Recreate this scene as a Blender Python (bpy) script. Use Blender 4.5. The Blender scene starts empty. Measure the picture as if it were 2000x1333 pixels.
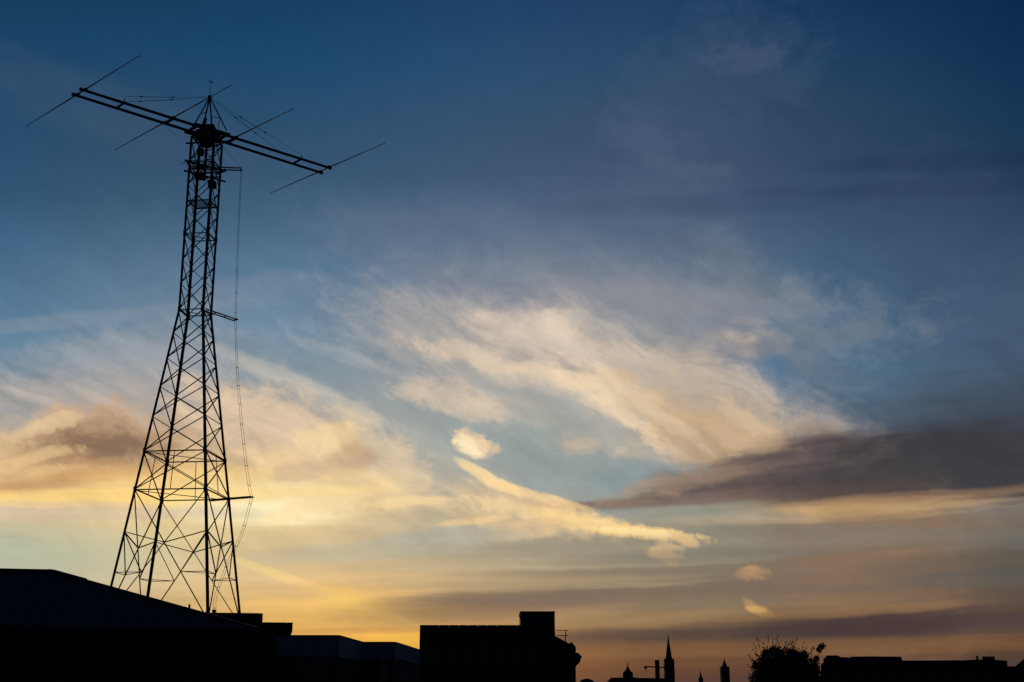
import bpy, bmesh, math, random
import numpy as np
from mathutils import Vector, Matrix

# ------------------------------------------------------------------ camera
scene = bpy.context.scene
col = scene.collection
R = math.radians
FPX, PITCH, EYE = 2579.0, R(15.66), 1.6        # focal length in 2000-px units, tilt, eye height


def ray(px, py):
    a, b = (px - 1000.0) / FPX, -(py - 666.5) / FPX
    return Vector((a, math.cos(PITCH) - b * math.sin(PITCH), math.sin(PITCH) + b * math.cos(PITCH)))


def at(px, py, Y):                              # world point seen at a pixel, Y metres out
    r = ray(px, py)
    return r * (Y / r.y) + Vector((0, 0, EYE))


def atz(px, py, z):                             # world point seen at a pixel, at height z
    r = ray(px, py)
    return r * ((z - EYE) / r.z) + Vector((0, 0, EYE))


cam_d = bpy.data.cameras.new('camera')
cam = bpy.data.objects.new('camera', cam_d)
col.objects.link(cam)
cam.location = (0, 0, EYE)
cam.rotation_euler = (math.pi / 2 + PITCH, 0, 0)
cam_d.sensor_width = 36
cam_d.lens = FPX / 2000 * 36
cam_d.clip_start = 0.1
cam_d.clip_end = 20000
scene.camera = cam
scene.view_settings.view_transform = 'Standard'
scene.view_settings.look = 'None'
scene.view_settings.exposure = 0
scene.view_settings.gamma = 1
scene.cycles.use_adaptive_sampling = True
scene.cycles.adaptive_threshold = .03
scene.cycles.adaptive_min_samples = 16
scene.cycles.max_bounces = 3
scene.cycles.diffuse_bounces = 2

# ------------------------------------------------------------------ sky
SUN_AZ, SUN_EL = R(-5.2), R(1.2)                # the sun has just gone behind the roofs


def lin(c):
    return tuple(((v / 255) / 12.92 if v / 255 <= .04045 else ((v / 255 + .055) / 1.055) ** 2.4) for v in c)


GX = [0, 300, 600, 900, 1200, 1420, 1540, 1800, 2060]
GRID = [
 (-60, [(16,56,90),(14,56,90),(16,58,94),(22,60,98),(26,60,98),(24,56,94),(20,52,90),(10,44,80),(4,36,74)]),
 (0,   [(20,62,96),(18,62,96),(20,64,100),(28,66,104),(32,66,104),(30,62,100),(24,56,94),(14,48,84),(6,40,78)]),
 (130, [(26,72,108),(28,72,108),(28,74,112),(38,78,114),(44,76,110),(42,70,104),(36,66,100),(24,58,92),(8,46,82)]),
 (240, [(36,76,110),(44,78,108),(42,80,112),(52,82,114),(56,80,110),(54,76,104),(48,72,100),(36,64,94),(18,52,84)]),
 (350, [(44,84,116),(54,84,114),(56,88,118),(64,90,120),(68,88,116),(64,84,112),(56,78,106),(42,68,96),(28,56,86)]),
 (450, [(58,98,130),(70,102,130),(74,106,134),(84,108,134),(86,106,132),(78,100,126),(66,90,118),(56,82,110),(46,72,100)]),
 (550, [(78,116,150),(98,126,152),(92,126,156),(112,130,152),(118,130,148),(106,124,144),(74,104,132),(66,94,122),(62,84,108)]),
 (650, [(92,130,158),(118,142,160),(114,142,164),(132,146,158),(146,148,150),(128,136,146),(74,108,136),(70,102,130),(70,92,116)]),
 (750, [(112,140,156),(146,156,162),(140,154,162),(150,158,162),(160,160,156),(144,144,146),(82,114,138),(78,104,126),(66,84,106)]),
 (850, [(180,160,140),(186,170,146),(180,174,160),(158,166,164),(156,158,152),(148,144,136),(112,116,124),(84,96,112),(68,78,94)]),
 (930, [(226,186,126),(236,196,130),(212,186,146),(178,174,160),(144,154,152),(146,138,124),(124,116,110),(98,94,96),(84,82,86)]),
 (1000,[(214,188,146),(246,216,140),(230,202,150),(190,178,152),(168,160,138),(148,144,128),(146,132,114),(138,120,102),(120,110,102)]),
 (1070,[(188,188,162),(222,204,160),(218,194,150),(180,168,142),(158,148,126),(136,128,112),(132,118,102),(124,108,92),(96,92,86)]),
 (1130,[(196,186,160),(214,192,148),(226,192,138),(196,170,128),(158,140,114),(134,120,102),(126,110,94),(118,100,84),(92,82,74)]),
 (1190,[(204,174,130),(214,178,122),(224,180,110),(188,152,110),(158,132,98),(142,120,92),(130,106,82),(106,88,74),(86,72,64)]),
 (1250,[(200,152,90),(216,164,90),(224,170,86),(190,142,80),(138,108,76),(122,92,66),(112,82,62),(106,78,58),(98,74,56)]),
 (1300,[(180,120,60),(200,130,60),(206,138,60),(172,116,60),(116,80,56),(102,70,52),(92,66,54),(84,64,56),(72,60,58)]),
 (1345,[(150,100,60),(160,105,60),(160,105,60),(120,84,60),(80,60,58),(72,58,58),(68,56,58),(66,56,58),(58,52,58)]),
]
_gx = np.array(GX, float)
_gy = np.array([r[0] for r in GRID], float)
_gc = np.array([[lin(c) for c in r[1]] for r in GRID])       # rows x cols x 3


def _cub(p0, p1, p2, p3, t):
    return p1 + .5 * t * (p2 - p0 + t * (2 * p0 - 5 * p1 + 4 * p2 - p3 + t * (3 * (p1 - p2) + p3 - p0)))


def _interp(xs, V, x):                                       # monotone-ish cubic over first axis
    x = min(max(x, xs[0]), xs[-1])
    i = min(int(np.searchsorted(xs, x, side='right')) - 1, len(xs) - 2)
    t = (x - xs[i]) / (xs[i + 1] - xs[i])
    g = lambda k: V[min(max(k, 0), len(xs) - 1)]
    r = _cub(g(i - 1), g(i), g(i + 1), g(i + 2), t)
    lo, hi = np.minimum(g(i), g(i + 1)), np.maximum(g(i), g(i + 1))
    return np.clip(r, lo * .9, hi * 1.1)


def azel(px, py):
    r = ray(px, py).normalized()
    return math.atan2(r.x, r.y), math.asin(r.z)


def pix(az, el):                                             # inverse of azel
    d = Vector((math.sin(az) * math.cos(el), math.cos(az) * math.cos(el), math.sin(el)))
    F = d.y * math.cos(PITCH) + d.z * math.sin(PITCH)
    U = -d.y * math.sin(PITCH) + d.z * math.cos(PITCH)
    return 1000 + FPX * d.x / F, 666.5 - FPX * U / F


def clear(az, el):
    x, y = pix(az, el)
    rows = _interp(_gy, _gc, y)
    return tuple(float(v) for v in np.maximum(_interp(_gx, rows, x), 0))


world = bpy.data.worlds.new('World')
scene.world = world
world.use_nodes = True
world.cycles.sampling_method = 'MANUAL'
world.cycles.sample_map_resolution = 128
NT = world.node_tree
NT.nodes.clear()
N, LK = NT.nodes, NT.links


def val(s, v):
    if hasattr(v, 'is_output'):
        LK.new(v, s)
    elif v is not None:
        s.default_value = v


def mth(op, a, b=None, c=None, clamp=False):
    n = N.new('ShaderNodeMath'); n.operation = op; n.use_clamp = clamp
    for i, v in enumerate((a, b, c)):
        if v is not None:
            val(n.inputs[i], v)
    return n.outputs[0]


def vmth(op, a, b=None, c=None, s=None):
    n = N.new('ShaderNodeVectorMath'); n.operation = op
    for i, v in enumerate((a, b, c)):
        if v is not None:
            val(n.inputs[i], v)
    if s is not None:
        val(n.inputs['Scale'], s)
    return n.outputs['Value'] if op in ('LENGTH', 'DOT_PRODUCT') else n.outputs[0]


def rng(v, a, b, c=0., d=1., kind='SMOOTHSTEP'):
    n = N.new('ShaderNodeMapRange'); n.interpolation_type = kind; n.clamp = False
    for i, q in enumerate((v, a, b, c, d)):
        val(n.inputs[i], q)
    return n.outputs[0]


def mixc(f, a, b, mode='MIX'):
    n = N.new('ShaderNodeMix'); n.data_type = 'RGBA'; n.blend_type = mode
    for i, q in ((0, f), (6, a), (7, b)):
        if isinstance(q, tuple) and len(q) == 3:
            q = (*q, 1)
        val(n.inputs[i], q)
    return n.outputs[2]


def mapping(v, loc=(0, 0, 0), rot=(0, 0, 0), sc=(1, 1, 1), kind='POINT'):
    n = N.new('ShaderNodeMapping'); n.vector_type = kind
    val(n.inputs[0], v)
    n.inputs[1].default_value = loc; n.inputs[2].default_value = rot; n.inputs[3].default_value = sc
    return n.outputs[0]


def noise(v, scale, detail=4, rough=.55, dist=0., color=False, lac=2.):
    n = N.new('ShaderNodeTexNoise'); n.noise_dimensions = '3D'
    val(n.inputs['Vector'], v)
    n.inputs['Scale'].default_value = scale; n.inputs['Detail'].default_value = detail
    n.inputs['Roughness'].default_value = rough; n.inputs['Distortion'].default_value = dist
    n.inputs['Lacunarity'].default_value = lac
    return n.outputs['Color'] if color else n.outputs[0]


tc = N.new('ShaderNodeTexCoord')
D = vmth('NORMALIZE', tc.outputs['Generated'])
sx = N.new('ShaderNodeSeparateXYZ'); LK.new(D, sx.inputs[0])
AZ = mth('ARCTAN2', sx.outputs[0], sx.outputs[1])
EL = mth('ARCSINE', sx.outputs[2])
cx = N.new('ShaderNodeCombineXYZ')
LK.new(mth('MULTIPLY', AZ, FPX), cx.inputs[0]); LK.new(mth('MULTIPLY', EL, FPX), cx.inputs[1])
cx.inputs[2].default_value = 1
UV0 = cx.outputs[0]                              # bearing and elevation, in the same angular unit

# cloud textures, all of them functions of the direction in the sky, centred on zero
ROT = lambda a: mapping(D, rot=(0, R(a), 0))
T = {}
dw = vmth('SUBTRACT', noise(D, 16, 3, .5, color=True), (.5, .5, .5))
Dw = vmth('MULTIPLY_ADD', dw, (.030, .030, .030), D)


def fib(angle, sc, detail, rough, src=None, dist=0.):
    m = mapping(src or Dw, rot=(0, R(angle), 0))
    m = mapping(m, sc=sc)
    return mth('SUBTRACT', noise(m, 1, detail, rough, dist), .5)


T['c'] = fib(-25, (13, 16, 58), 7, .62)           # cirrus fibres falling to the right
T['k'] = fib(-32, (20, 24, 75), 6, .62, dist=.3)  # the same, finer
Dl = vmth('MULTIPLY_ADD', dw, (.006, .006, .006), D)
T['h'] = fib(1.5, (7, 9, 105), 5, .58, Dl)           # level streaks
T['r'] = fib(5, (9, 12, 70), 5, .58, Dl)              # streaks rising a little to the right
T['b'] = mth('SUBTRACT', noise(mapping(Dw, sc=(36, 40, 55)), 1, 6, .6, .4), .5)   # lumps
T['f'] = mth('SUBTRACT', noise(mapping(Dw, sc=(100, 100, 130)), 1, 5, .65, .5), .5)  # small lumps
T['m'] = mth('MULTIPLY_ADD', T['f'], .24, mth('MULTIPLY', mth('ADD', mth('ADD', T['k'], T['c']), T['b']), .4))                # fibres broken into lumps
T['n'] = mth('MULTIPLY_ADD', T['f'], .42, mth('MULTIPLY', T['b'], .85))
w1 = vmth('SUBTRACT', noise(D, 22, 5, .58, color=True), (.5, .5, .5))
UV1 = vmth('MULTIPLY_ADD', w1, (90, 60, 0), UV0)
UV2 = vmth('MULTIPLY_ADD', w1, (40, 12, 0), UV0)
COORD = {0: UV0, 1: UV1, 2: UV2}

# clear sky: a table of colours over bearing and elevation
NCOL = 17
AZ0, AZ1 = R(-23.5), R(23.5)
ELS = [R(v) for v in np.concatenate([np.linspace(-.3, 12.6, 20), np.linspace(14, 31.5, 9)])]
TOP = [(R(45), .62), (R(65), .45), (R(90), .38)]
uvg = N.new('ShaderNodeSeparateXYZ'); LK.new(UV2, uvg.inputs[0])
gaz = mth('MULTIPLY', uvg.outputs[0], 1 / FPX)
gel = mth('MULTIPLY', mth('ADD', mth('MULTIPLY', uvg.outputs[1], .5), mth('MULTIPLY', mth('MULTIPLY', EL, FPX), .5)), 1 / FPX)
elf = rng(gel, R(-1), R(90), 0, 1, 'LINEAR')
sky = None
for i in range(NCOL):
    az = AZ0 + (AZ1 - AZ0) * i / (NCOL - 1)
    n = N.new('ShaderNodeValToRGB'); cr = n.color_ramp; cr.interpolation = 'LINEAR'
    LK.new(elf, n.inputs[0])
    stops = [(e, clear(az, e)) for e in ELS]
    top = stops[-1][1]
    stops += [(e, tuple(v * k for v in top)) for e, k in TOP]
    for j, (e, c) in enumerate(stops):
        p = (e - R(-1)) / R(91)
        el_ = cr.elements[0] if j == 0 else (cr.elements[1] if j == len(stops) - 1 else None)
        if j == 0:
            cr.elements[0].position = p; cr.elements[0].color = (*c, 1)
        elif j == len(stops) - 1:
            cr.elements[-1].position = p; cr.elements[-1].color = (*c, 1)
        else:
            q = cr.elements.new(p); q.color = (*c, 1)
    if sky is None:
        sky = n.outputs[0]
    else:
        a0 = AZ0 + (AZ1 - AZ0) * (i - 1) / (NCOL - 1)
        sky = mixc(rng(gaz, a0, az, 0, 1, 'LINEAR'), sky, n.outputs[0])
# round to the east the glow dies away into the same dusk blue
back = N.new('ShaderNodeValToRGB')
LK.new(elf, back.inputs[0])
cr = back.color_ramp
cr.elements[0].position = 0; cr.elements[0].color = (*lin((34, 36, 46)), 1)
cr.elements[1].position = 1; cr.elements[1].color = (*lin((4, 18, 38)), 1)
for p, c in ((.12, (26, 38, 56)), (.35, (10, 32, 58))):
    q = cr.elements.new(p); q.color = (*lin(c), 1)
sky = mixc(rng(mth('ABSOLUTE', AZ), R(25), R(100)), sky, back.outputs[0])

nis = N.new('ShaderNodeTexSky'); nis.sky_type = 'NISHITA'; nis.sun_disc = False
nis.sun_elevation = SUN_EL; nis.sun_rotation = SUN_AZ
LK.new(D, nis.inputs[0])
nis.air_density = 1.0; nis.dust_density = 1.5; nis.ozone_density = 2.0
nsk = mixc(1., nis.outputs[0], (.05, .05, .05), 'MULTIPLY')
sky = mixc(.06, sky, nsk)


def stroke(x0, y0, x1, y1, w, c, op, tex='b', k=1.2, soft=.7, wv=1, ext=None):
    """One cloud: an ellipse of half-width w along a line in the sky, its edge eaten by a cloud texture."""
    global sky
    soft *= 1.15
    (a0, e0), (a1, e1) = azel(x0, y0), azel(x1, y1)
    p, q = Vector((a0, e0)) * FPX, Vector((a1, e1)) * FPX
    mid, d = (p + q) / 2, q - p
    hl = d.length / 2 + (w * .6 if ext is None else ext)
    an = math.atan2(d.y, d.x) if d.length else 0
    ca, sa = math.cos(an), math.sin(an)
    X = vmth('DOT_PRODUCT', COORD[wv], (ca / hl, sa / hl, -(ca * mid.x + sa * mid.y) / hl))
    Y = vmth('DOT_PRODUCT', COORD[wv], (-sa / w, ca / w, (sa * mid.x - ca * mid.y) / w))
    r = mth('MULTIPLY_ADD', Y, Y, mth('MULTIPLY', X, X))
    if tex:
        r = mth('MULTIPLY_ADD', T[tex], -k * 4.4, r)
    f = rng(r, max(.02, (1 - soft * .5)) ** 2 if soft < 1.9 else 0, (1 + soft * .65) ** 2, op, 0)
    sky = mixc(f, sky, lin(c))


S = stroke
# --- high, faint veils
S(40,160,420,290,40,(62,84,110),.4,'n',1.2,1.4)
S(1300,230,1450,130,85,(62,84,112),.4,'n',2.2,1.5)
S(1280,340,1400,540,70,(78,96,122),.45,'n',1.4,1.4)
S(1415,118,1500,115,18,(80,94,114),.3,'n',3.6,1.5)
S(1280,325,1380,335,12,(78,98,118),.3,'n',2,1.3)
S(1290,440,1470,500,22,(92,108,128),.45,'n',2,1.4)
S(1390,500,1500,550,30,(100,116,132),.5,'n',2,1.4)
S(1720,322,2100,300,12,(28,48,76),.4,'h',1.2,1.5,2)
S(1660,374,2100,352,11,(32,52,80),.4,'h',1.2,1.5,2)
S(1240,405,1720,378,14,(52,72,100),.35,'h',1.2,1.5,2)
S(1840,430,1880,570,90,(64,78,104),.3,'n',1.2,1.5)
S(760,470,1100,520,60,(104,118,140),.4,'n',1.2,1.5)
# --- left
S(-40,645,340,605,9,(130,146,160),.5,'r',1.4,1.4,2)
S(430,580,560,560,22,(124,138,156),.4,'r',1.4,1.4)
S(60,770,340,710,52,(168,166,168),.5,'m',2.,1.4)
S(-40,805,330,780,42,(184,172,162),.6,'m',2.,1.3)
S(20,762,150,805,6,(196,184,172),.5,'m',1.6,1.3,2)
S(170,770,300,830,8,(206,190,176),.5,'m',1.6,1.3,2)
S(330,790,460,830,30,(190,176,164),.4,'m',1.6,1.3)
S(470,700,730,815,11,(196,188,176),.6,'m',1.4,1.3,2)
S(600,670,720,710,9,(160,168,172),.5,'m',1.4,1.3,2)
S(560,760,800,880,30,(168,170,166),.35,'m',1.6,1.4)
S(-80,892,310,884,60,(220,184,138),.7,'n',1.6,1.1)
S(-20,858,85,828,22,(230,198,156),.7,'n',2.,1.)
S(0,900,130,880,24,(222,186,140),.5,'n',2.,1.)
S(100,862,275,848,42,(186,148,114),.6,'n',2.6,1.3)
S(130,880,260,872,34,(152,120,96),.55,'n',2.8,1.6)
S(150,890,250,886,22,(118,94,80),.65,'n',2.8,1.6)
S(20,918,140,905,16,(190,148,108),.5,'n',2.2,1.1)
S(-20,930,240,925,10,(240,200,136),.5,'h',1.4,1.3,2)
S(240,950,430,940,22,(248,204,124),.5,'n',1.6,1.5,2)
S(-60,962,250,925,10,(194,146,92),.6,'h',1.2,1.4,2)
S(440,815,710,900,54,(228,198,162),.75,'m',2.2,1.1)
S(450,785,610,850,22,(222,196,168),.6,'m',2.2,1.1)
S(700,840,800,950,36,(216,196,164),.6,'n',1.8,1.2)
S(610,856,695,858,20,(246,212,156),.6,'n',2.2,1.)
S(660,910,705,890,20,(190,154,120),.55,'n',2.8,1.4)
S(510,925,640,932,24,(208,180,150),.7,'n',1.8,1.2)
S(300,972,640,965,34,(255,222,150),.45,'h',1.2,1.6,2)
S(420,985,610,985,24,(255,242,196),.85,'h',.8,1.6,2)
S(460,935,550,915,20,(250,214,150),.5,'n',2.2,1.2)
S(-60,972,560,964,11,(255,216,134),.8,'h',.8,1.2,2)
S(-40,994,400,1002,11,(212,190,164),.75,'h',.8,1.2,2)
S(0,984,340,988,4,(240,206,150),.5,'h',.8,1.2,2)
S(-40,1022,360,1030,12,(206,188,158),.4,'h',1.2,1.4,2)
S(-80,1085,160,1090,34,(180,188,162),.5,'h',1,1.6,2)
S(570,1002,725,955,12,(250,214,152),.5,'m',1.4,1.3,2)
S(600,980,860,988,15,(236,206,156),.45,'m',2.,1.3)
S(740,985,860,978,7,(252,220,160),.6,'m',2.,1.2,2)
# --- the big cloud in the middle
S(900,600,1470,630,72,(138,142,150),.5,'n',1.4,1.5)
S(1060,565,1460,590,22,(142,144,150),.45,'m',1.6,1.3)
S(920,690,1490,845,80,(190,177,164),.72,'m',1.5,1.3)
S(960,660,1120,640,44,(186,174,166),.5,'m',1.8,1.2)
S(1000,860,1200,930,66,(148,158,156),.85,'n',1.,1.1)
S(960,775,1100,800,30,(180,174,162),.5,'n',1.8,1.2)
S(880,690,1130,755,16,(230,206,178),.65,'m',1.8,1.2)
S(1000,655,1200,680,34,(220,200,180),.65,'m',2.,1.1)
S(1070,640,1100,640,22,(222,202,182),.6,'n',2.,1.1)
S(1000,730,1180,760,18,(226,202,172),.5,'m',1.8,1.2)
S(1140,745,1320,840,32,(238,212,176),.75,'m',2.2,1.1)
S(825,765,935,792,17,(230,204,174),.55,'m',2.6,1.6)
S(1200,695,1440,755,28,(212,192,172),.55,'m',2.,1.2)
S(1300,790,1510,870,54,(204,176,142),.65,'n',1.8,1.2)
S(1340,850,1500,890,44,(202,168,126),.6,'n',1.8,1.2)
S(1240,840,1330,880,14,(238,210,172),.6,'n',2.4,1.1)
S(1425,660,1500,668,17,(180,166,154),.45,'n',3.2,1.7)
S(1440,650,1470,655,7,(196,180,162),.5,'n',3.2,1.5)
S(1300,685,1390,695,16,(186,172,160),.5,'n',2.,1.2)
S(1440,620,1495,622,6,(156,150,150),.5,'n',1.8,1.2)
S(1330,862,1410,890,22,(164,140,118),.55,'n',3.2,1.4)
S(1115,854,1165,850,15,(204,180,152),.42,'n',3.,1.7)
S(1125,858,1150,856,7,(218,188,152),.5,'n',3.2,1.2)
S(1190,868,1240,884,11,(212,186,154),.42,'n',3.,1.7)
S(1205,880,1222,882,5,(230,200,160),.5,'n',3.2,1.2)
S(1200,932,1370,934,20,(134,150,154),.6,'h',1.2,1.4)
S(1515,700,1550,760,22,(74,112,144),.55,'n',1.,1.4)
S(1560,660,1720,650,16,(108,120,132),.45,'n',2,1.3)
S(1590,725,1680,742,16,(104,118,132),.45,'n',2,1.3)
S(1580,860,1710,880,26,(154,136,126),.7,'n',2.2,1.1)
# --- puff
S(908,860,938,874,16,(244,212,166),.85,'f',2.2,1.2,0)
S(900,850,918,856,10,(240,210,166),.7,'f',2.2,1.2,0)
S(912,838,922,846,5,(206,186,160),.4,'f',2.2,1.5,0)
S(906,864,930,880,10,(255,236,194),.7,'f',2.2,1.4,0)
S(915,845,935,850,4,(170,165,158),.4,'f',2.,1.2)
S(942,870,964,876,9,(238,206,164),.65,'f',2.2,1.3,0)
# --- dark bank on the right
S(1790,842,2150,800,60,(62,70,84),.68,'r',1.,1.3,2)
S(1580,922,2150,885,54,(62,61,65),.95,'r',1.1,1.1,2)
S(1490,925,1680,895,34,(96,84,84),.5,'n',2.2,1.5)
S(1620,905,2150,870,30,(60,58,64),.6,'r',1.2,1.2,2)
S(1430,960,1800,925,22,(76,66,66),.9,'r',1.3,1.4,2)
S(1230,985,1600,957,10,(118,96,88),.8,'r',1.4,1.4,2)
S(1120,987,1240,983,5,(150,120,98),.4,'r',1.,1.4,2)
S(1380,940,1600,905,26,(132,110,102),.55,'n',1.8,1.5)
S(1240,960,1400,930,14,(184,148,118),.55,'n',1.8,1.3)
S(1112,980,1140,984,8,(118,104,98),.7,'n',1.,1.3)
S(1470,1006,1880,986,12,(204,168,122),.8,'h',2.4,1.3,2)
S(1500,1003,1560,1002,5,(150,126,104),.6,'h',1.4,1.3,2)
S(1560,998,1720,990,7,(218,180,124),.6,'h',1.4,1.3,2)
S(1640,978,2080,950,6,(176,138,106),.6,'h',1.2,1.4,2)
S(1880,995,2060,985,10,(134,128,122),.5,'h',1.2,1.4,2)
S(1250,1005,1500,1008,9,(148,154,146),.5,'h',1.2,1.4,2)
# --- bright streak
S(950,972,1120,1026,20,(230,200,156),.55,'m',2.6,1.4)
S(960,985,1100,1018,11,(250,216,158),.6,'m',2.8,1.2)
S(880,995,1000,1035,13,(232,200,150),.45,'m',2.2,1.2)
S(922,914,985,955,7,(252,220,160),.8,'m',1.6,1.2,2)
S(965,948,1120,986,7,(250,212,152),.75,'m',1.8,1.1,2)
S(1010,978,1100,988,10,(222,182,136),.5,'n',1.8,1.2)
S(1070,1006,1220,1032,13,(248,210,144),.8,'f',1.4,1.1,0)
S(1100,1012,1230,1034,6,(254,218,152),.6,'f',1.8,1.2,0)
S(1170,1030,1348,1051,10,(246,206,142),.88,'f',1.,.8,0)
S(1190,1034,1335,1046,5,(255,226,164),.7,'f',1.6,1.2,0)
S(1322,1048,1354,1060,9,(238,196,136),.8,'f',1.,.9,0)
S(1268,1077,1318,1089,9,(234,190,132),.85,'f',1.4,1.,0)
S(1296,1086,1316,1098,7,(222,180,128),.75,'f',1.4,1.1,0)
S(1290,1063,1322,1070,6,(230,190,136),.75,'f',1.4,1.1,0)
S(875,1024,970,1014,5,(244,206,148),.6,'m',1.6,1.2,2)
S(950,1046,1070,1030,15,(226,192,146),.6,'n',1.8,1.2,2)
# --- low streaks
S(780,1058,960,1046,14,(176,176,160),.65,'h',1.2,1.3,2)
S(640,1082,900,1066,12,(182,176,154),.5,'h',1.2,1.4,2)
S(500,1088,680,1082,12,(192,180,148),.5,'h',1.2,1.5,2)
S(1000,1085,1500,1062,18,(150,146,130),.35,'h',1.2,1.5,2)
S(760,1108,1300,1098,7,(196,178,142),.4,'h',1.2,1.4,2)
S(500,1108,720,1188,6,(250,214,136),.5,'k',.8,1.5,0)
S(640,1165,730,1192,14,(255,208,104),.5,None,0,1.6,0)
S(600,1182,760,1192,24,(244,194,104),.45,'h',.8,1.8,2)
S(700,1262,900,1256,14,(255,194,76),.65,'h',.6,1.8,2)
S(520,1150,620,1158,9,(206,174,130),.4,'h',1.2,1.4,2)
S(770,1197,1120,1170,17,(138,112,86),.75,'h',1.2,1.4,2)
S(960,1170,1560,1140,14,(122,106,92),.8,'h',1.2,1.3,2)
S(1000,1150,1300,1140,4,(168,148,118),.5,'h',1.2,1.3,2)
S(1100,1120,1640,1108,7,(124,114,102),.5,'h',1.2,1.4,2)
S(900,1142,1240,1130,6,(166,146,116),.45,'h',1.2,1.4,2)
S(640,1232,860,1228,4,(200,146,84),.5,'h',1.2,1.4,2)
S(1080,1248,1320,1240,11,(104,80,66),.7,'h',1.2,1.4,2)
S(1140,1215,1400,1205,8,(160,130,92),.45,'h',1.2,1.4,2)
# --- right, low
S(1700,1060,1720,1180,110,(146,112,86),.4,'n',1.4,1.5)
S(1454,1120,1484,1119,8,(186,146,104),.65,'f',2.,1.5,0)
S(1462,1114,1474,1113,5,(194,152,106),.55,'f',1.6,1.4,0)
S(1458,1176,1474,1190,6,(208,162,100),.75,'f',1.4,1.2,0)
S(1470,1192,1500,1199,5,(196,150,94),.6,'f',1.4,1.3,0)
S(1466,1186,1486,1194,6,(208,162,100),.65,'f',1.4,1.3,0)
S(1360,1240,1940,1214,20,(82,66,61),.85,'h',1.8,1.4,2)
S(1480,1222,1640,1206,9,(92,74,66),.6,'n',2.,1.3,2)
S(1540,1230,1800,1218,14,(64,52,54),.7,'h',1.2,1.3,2)
S(1500,1205,1800,1185,6,(150,114,80),.5,'h',1.4,1.4,2)
S(1150,1268,2100,1256,10,(130,92,58),.55,'h',1.4,1.4,2)
S(1900,1215,2080,1205,7,(76,62,62),.6,'h',1.2,1.4,2)
S(1780,1110,2080,1090,16,(92,86,80),.45,'h',1.4,1.4,2)
# --- over the joins
S(1530,930,2150,890,34,(62,61,65),.7,'r',1.,1.4,2)
S(1700,900,2150,868,26,(58,60,66),.5,'r',1.2,1.5,2)
S(1250,1090,1600,1076,9,(122,120,112),.5,'h',1.6,1.5,2)
S(1560,1040,1960,1052,12,(116,118,114),.4,'h',1.6,1.6,2)
S(1840,1135,2080,1122,10,(84,86,84),.5,'h',1.6,1.5,2)
S(1250,1185,1480,1172,6,(120,106,90),.5,'h',1.6,1.5,2)
S(1600,1150,1900,1140,7,(108,98,88),.4,'h',1.6,1.5,2)
S(1120,1100,1400,1094,5,(134,126,110),.5,'h',1.6,1.5,2)
# --- gaps and lit lumps
S(960,742,1100,772,15,(152,157,160),.5,'n',2.4,1.5)
S(1190,640,1330,660,18,(138,145,152),.5,'n',2.4,1.5)
S(1220,715,1330,752,10,(180,172,164),.45,'m',2.4,1.4)
S(1080,790,1190,855,22,(158,163,162),.5,'n',2.2,1.5)
S(1370,765,1460,800,18,(172,160,150),.45,'n',2.6,1.5)
S(1270,800,1350,850,9,(236,210,176),.4,'n',2.6,1.6)
S(1400,800,1480,830,12,(216,190,156),.5,'n',3.,1.4)
S(1420,850,1500,862,11,(204,174,140),.35,'n',2.4,1.7)
S(60,836,150,822,10,(236,204,162),.6,'n',3.,1.2)
S(-10,906,110,892,9,(240,204,148),.6,'n',3.,1.2)
S(-20,828,50,800,16,(134,150,160),.55,'n',2.,1.4)
S(160,918,250,912,9,(206,162,112),.5,'n',2.6,1.3)
S(480,880,600,900,12,(240,206,158),.5,'m',2.8,1.3)
S(560,925,610,915,14,(196,168,144),.5,'n',2.6,1.4)


# thickness of the veil varies along the fibres, and in level streaks low down
low = rng(EL, R(2), R(12), 1, 0)
high = mth('MULTIPLY', rng(EL, R(5), R(8), 0, 1), rng(EL, R(15), R(24), 1, .12))
gr = mth('MULTIPLY_ADD', mth('MULTIPLY', T['h'], low), .6, 1.)
gr = mth('MULTIPLY', gr, mth('MULTIPLY_ADD', mth('MULTIPLY', mth('ADD', T['c'], T['k']), high), .34, 1.))
gr = mth('MULTIPLY', gr, mth('MULTIPLY_ADD', T['b'], .14, 1.))
gr = mth('MULTIPLY', gr, mth('MULTIPLY_ADD', T['f'], .05, 1.))
sky = vmth('SCALE', sky, s=gr)
bg = N.new('ShaderNodeBackground'); LK.new(sky, bg.inputs[0]); bg.inputs[1].default_value = 1.0
wo = N.new('ShaderNodeOutputWorld'); LK.new(bg.outputs[0], wo.inputs[0])

sd = bpy.data.lights.new('sun', 'SUN')
sun = bpy.data.objects.new('sun', sd)
col.objects.link(sun)
sd.energy = .25
sd.angle = R(2)
sd.color = (1, .72, .42)
sun.rotation_euler = Vector((math.sin(SUN_AZ) * math.cos(SUN_EL), math.cos(SUN_AZ) * math.cos(SUN_EL), math.sin(SUN_EL))).to_track_quat('Z', 'Y').to_euler()

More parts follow.
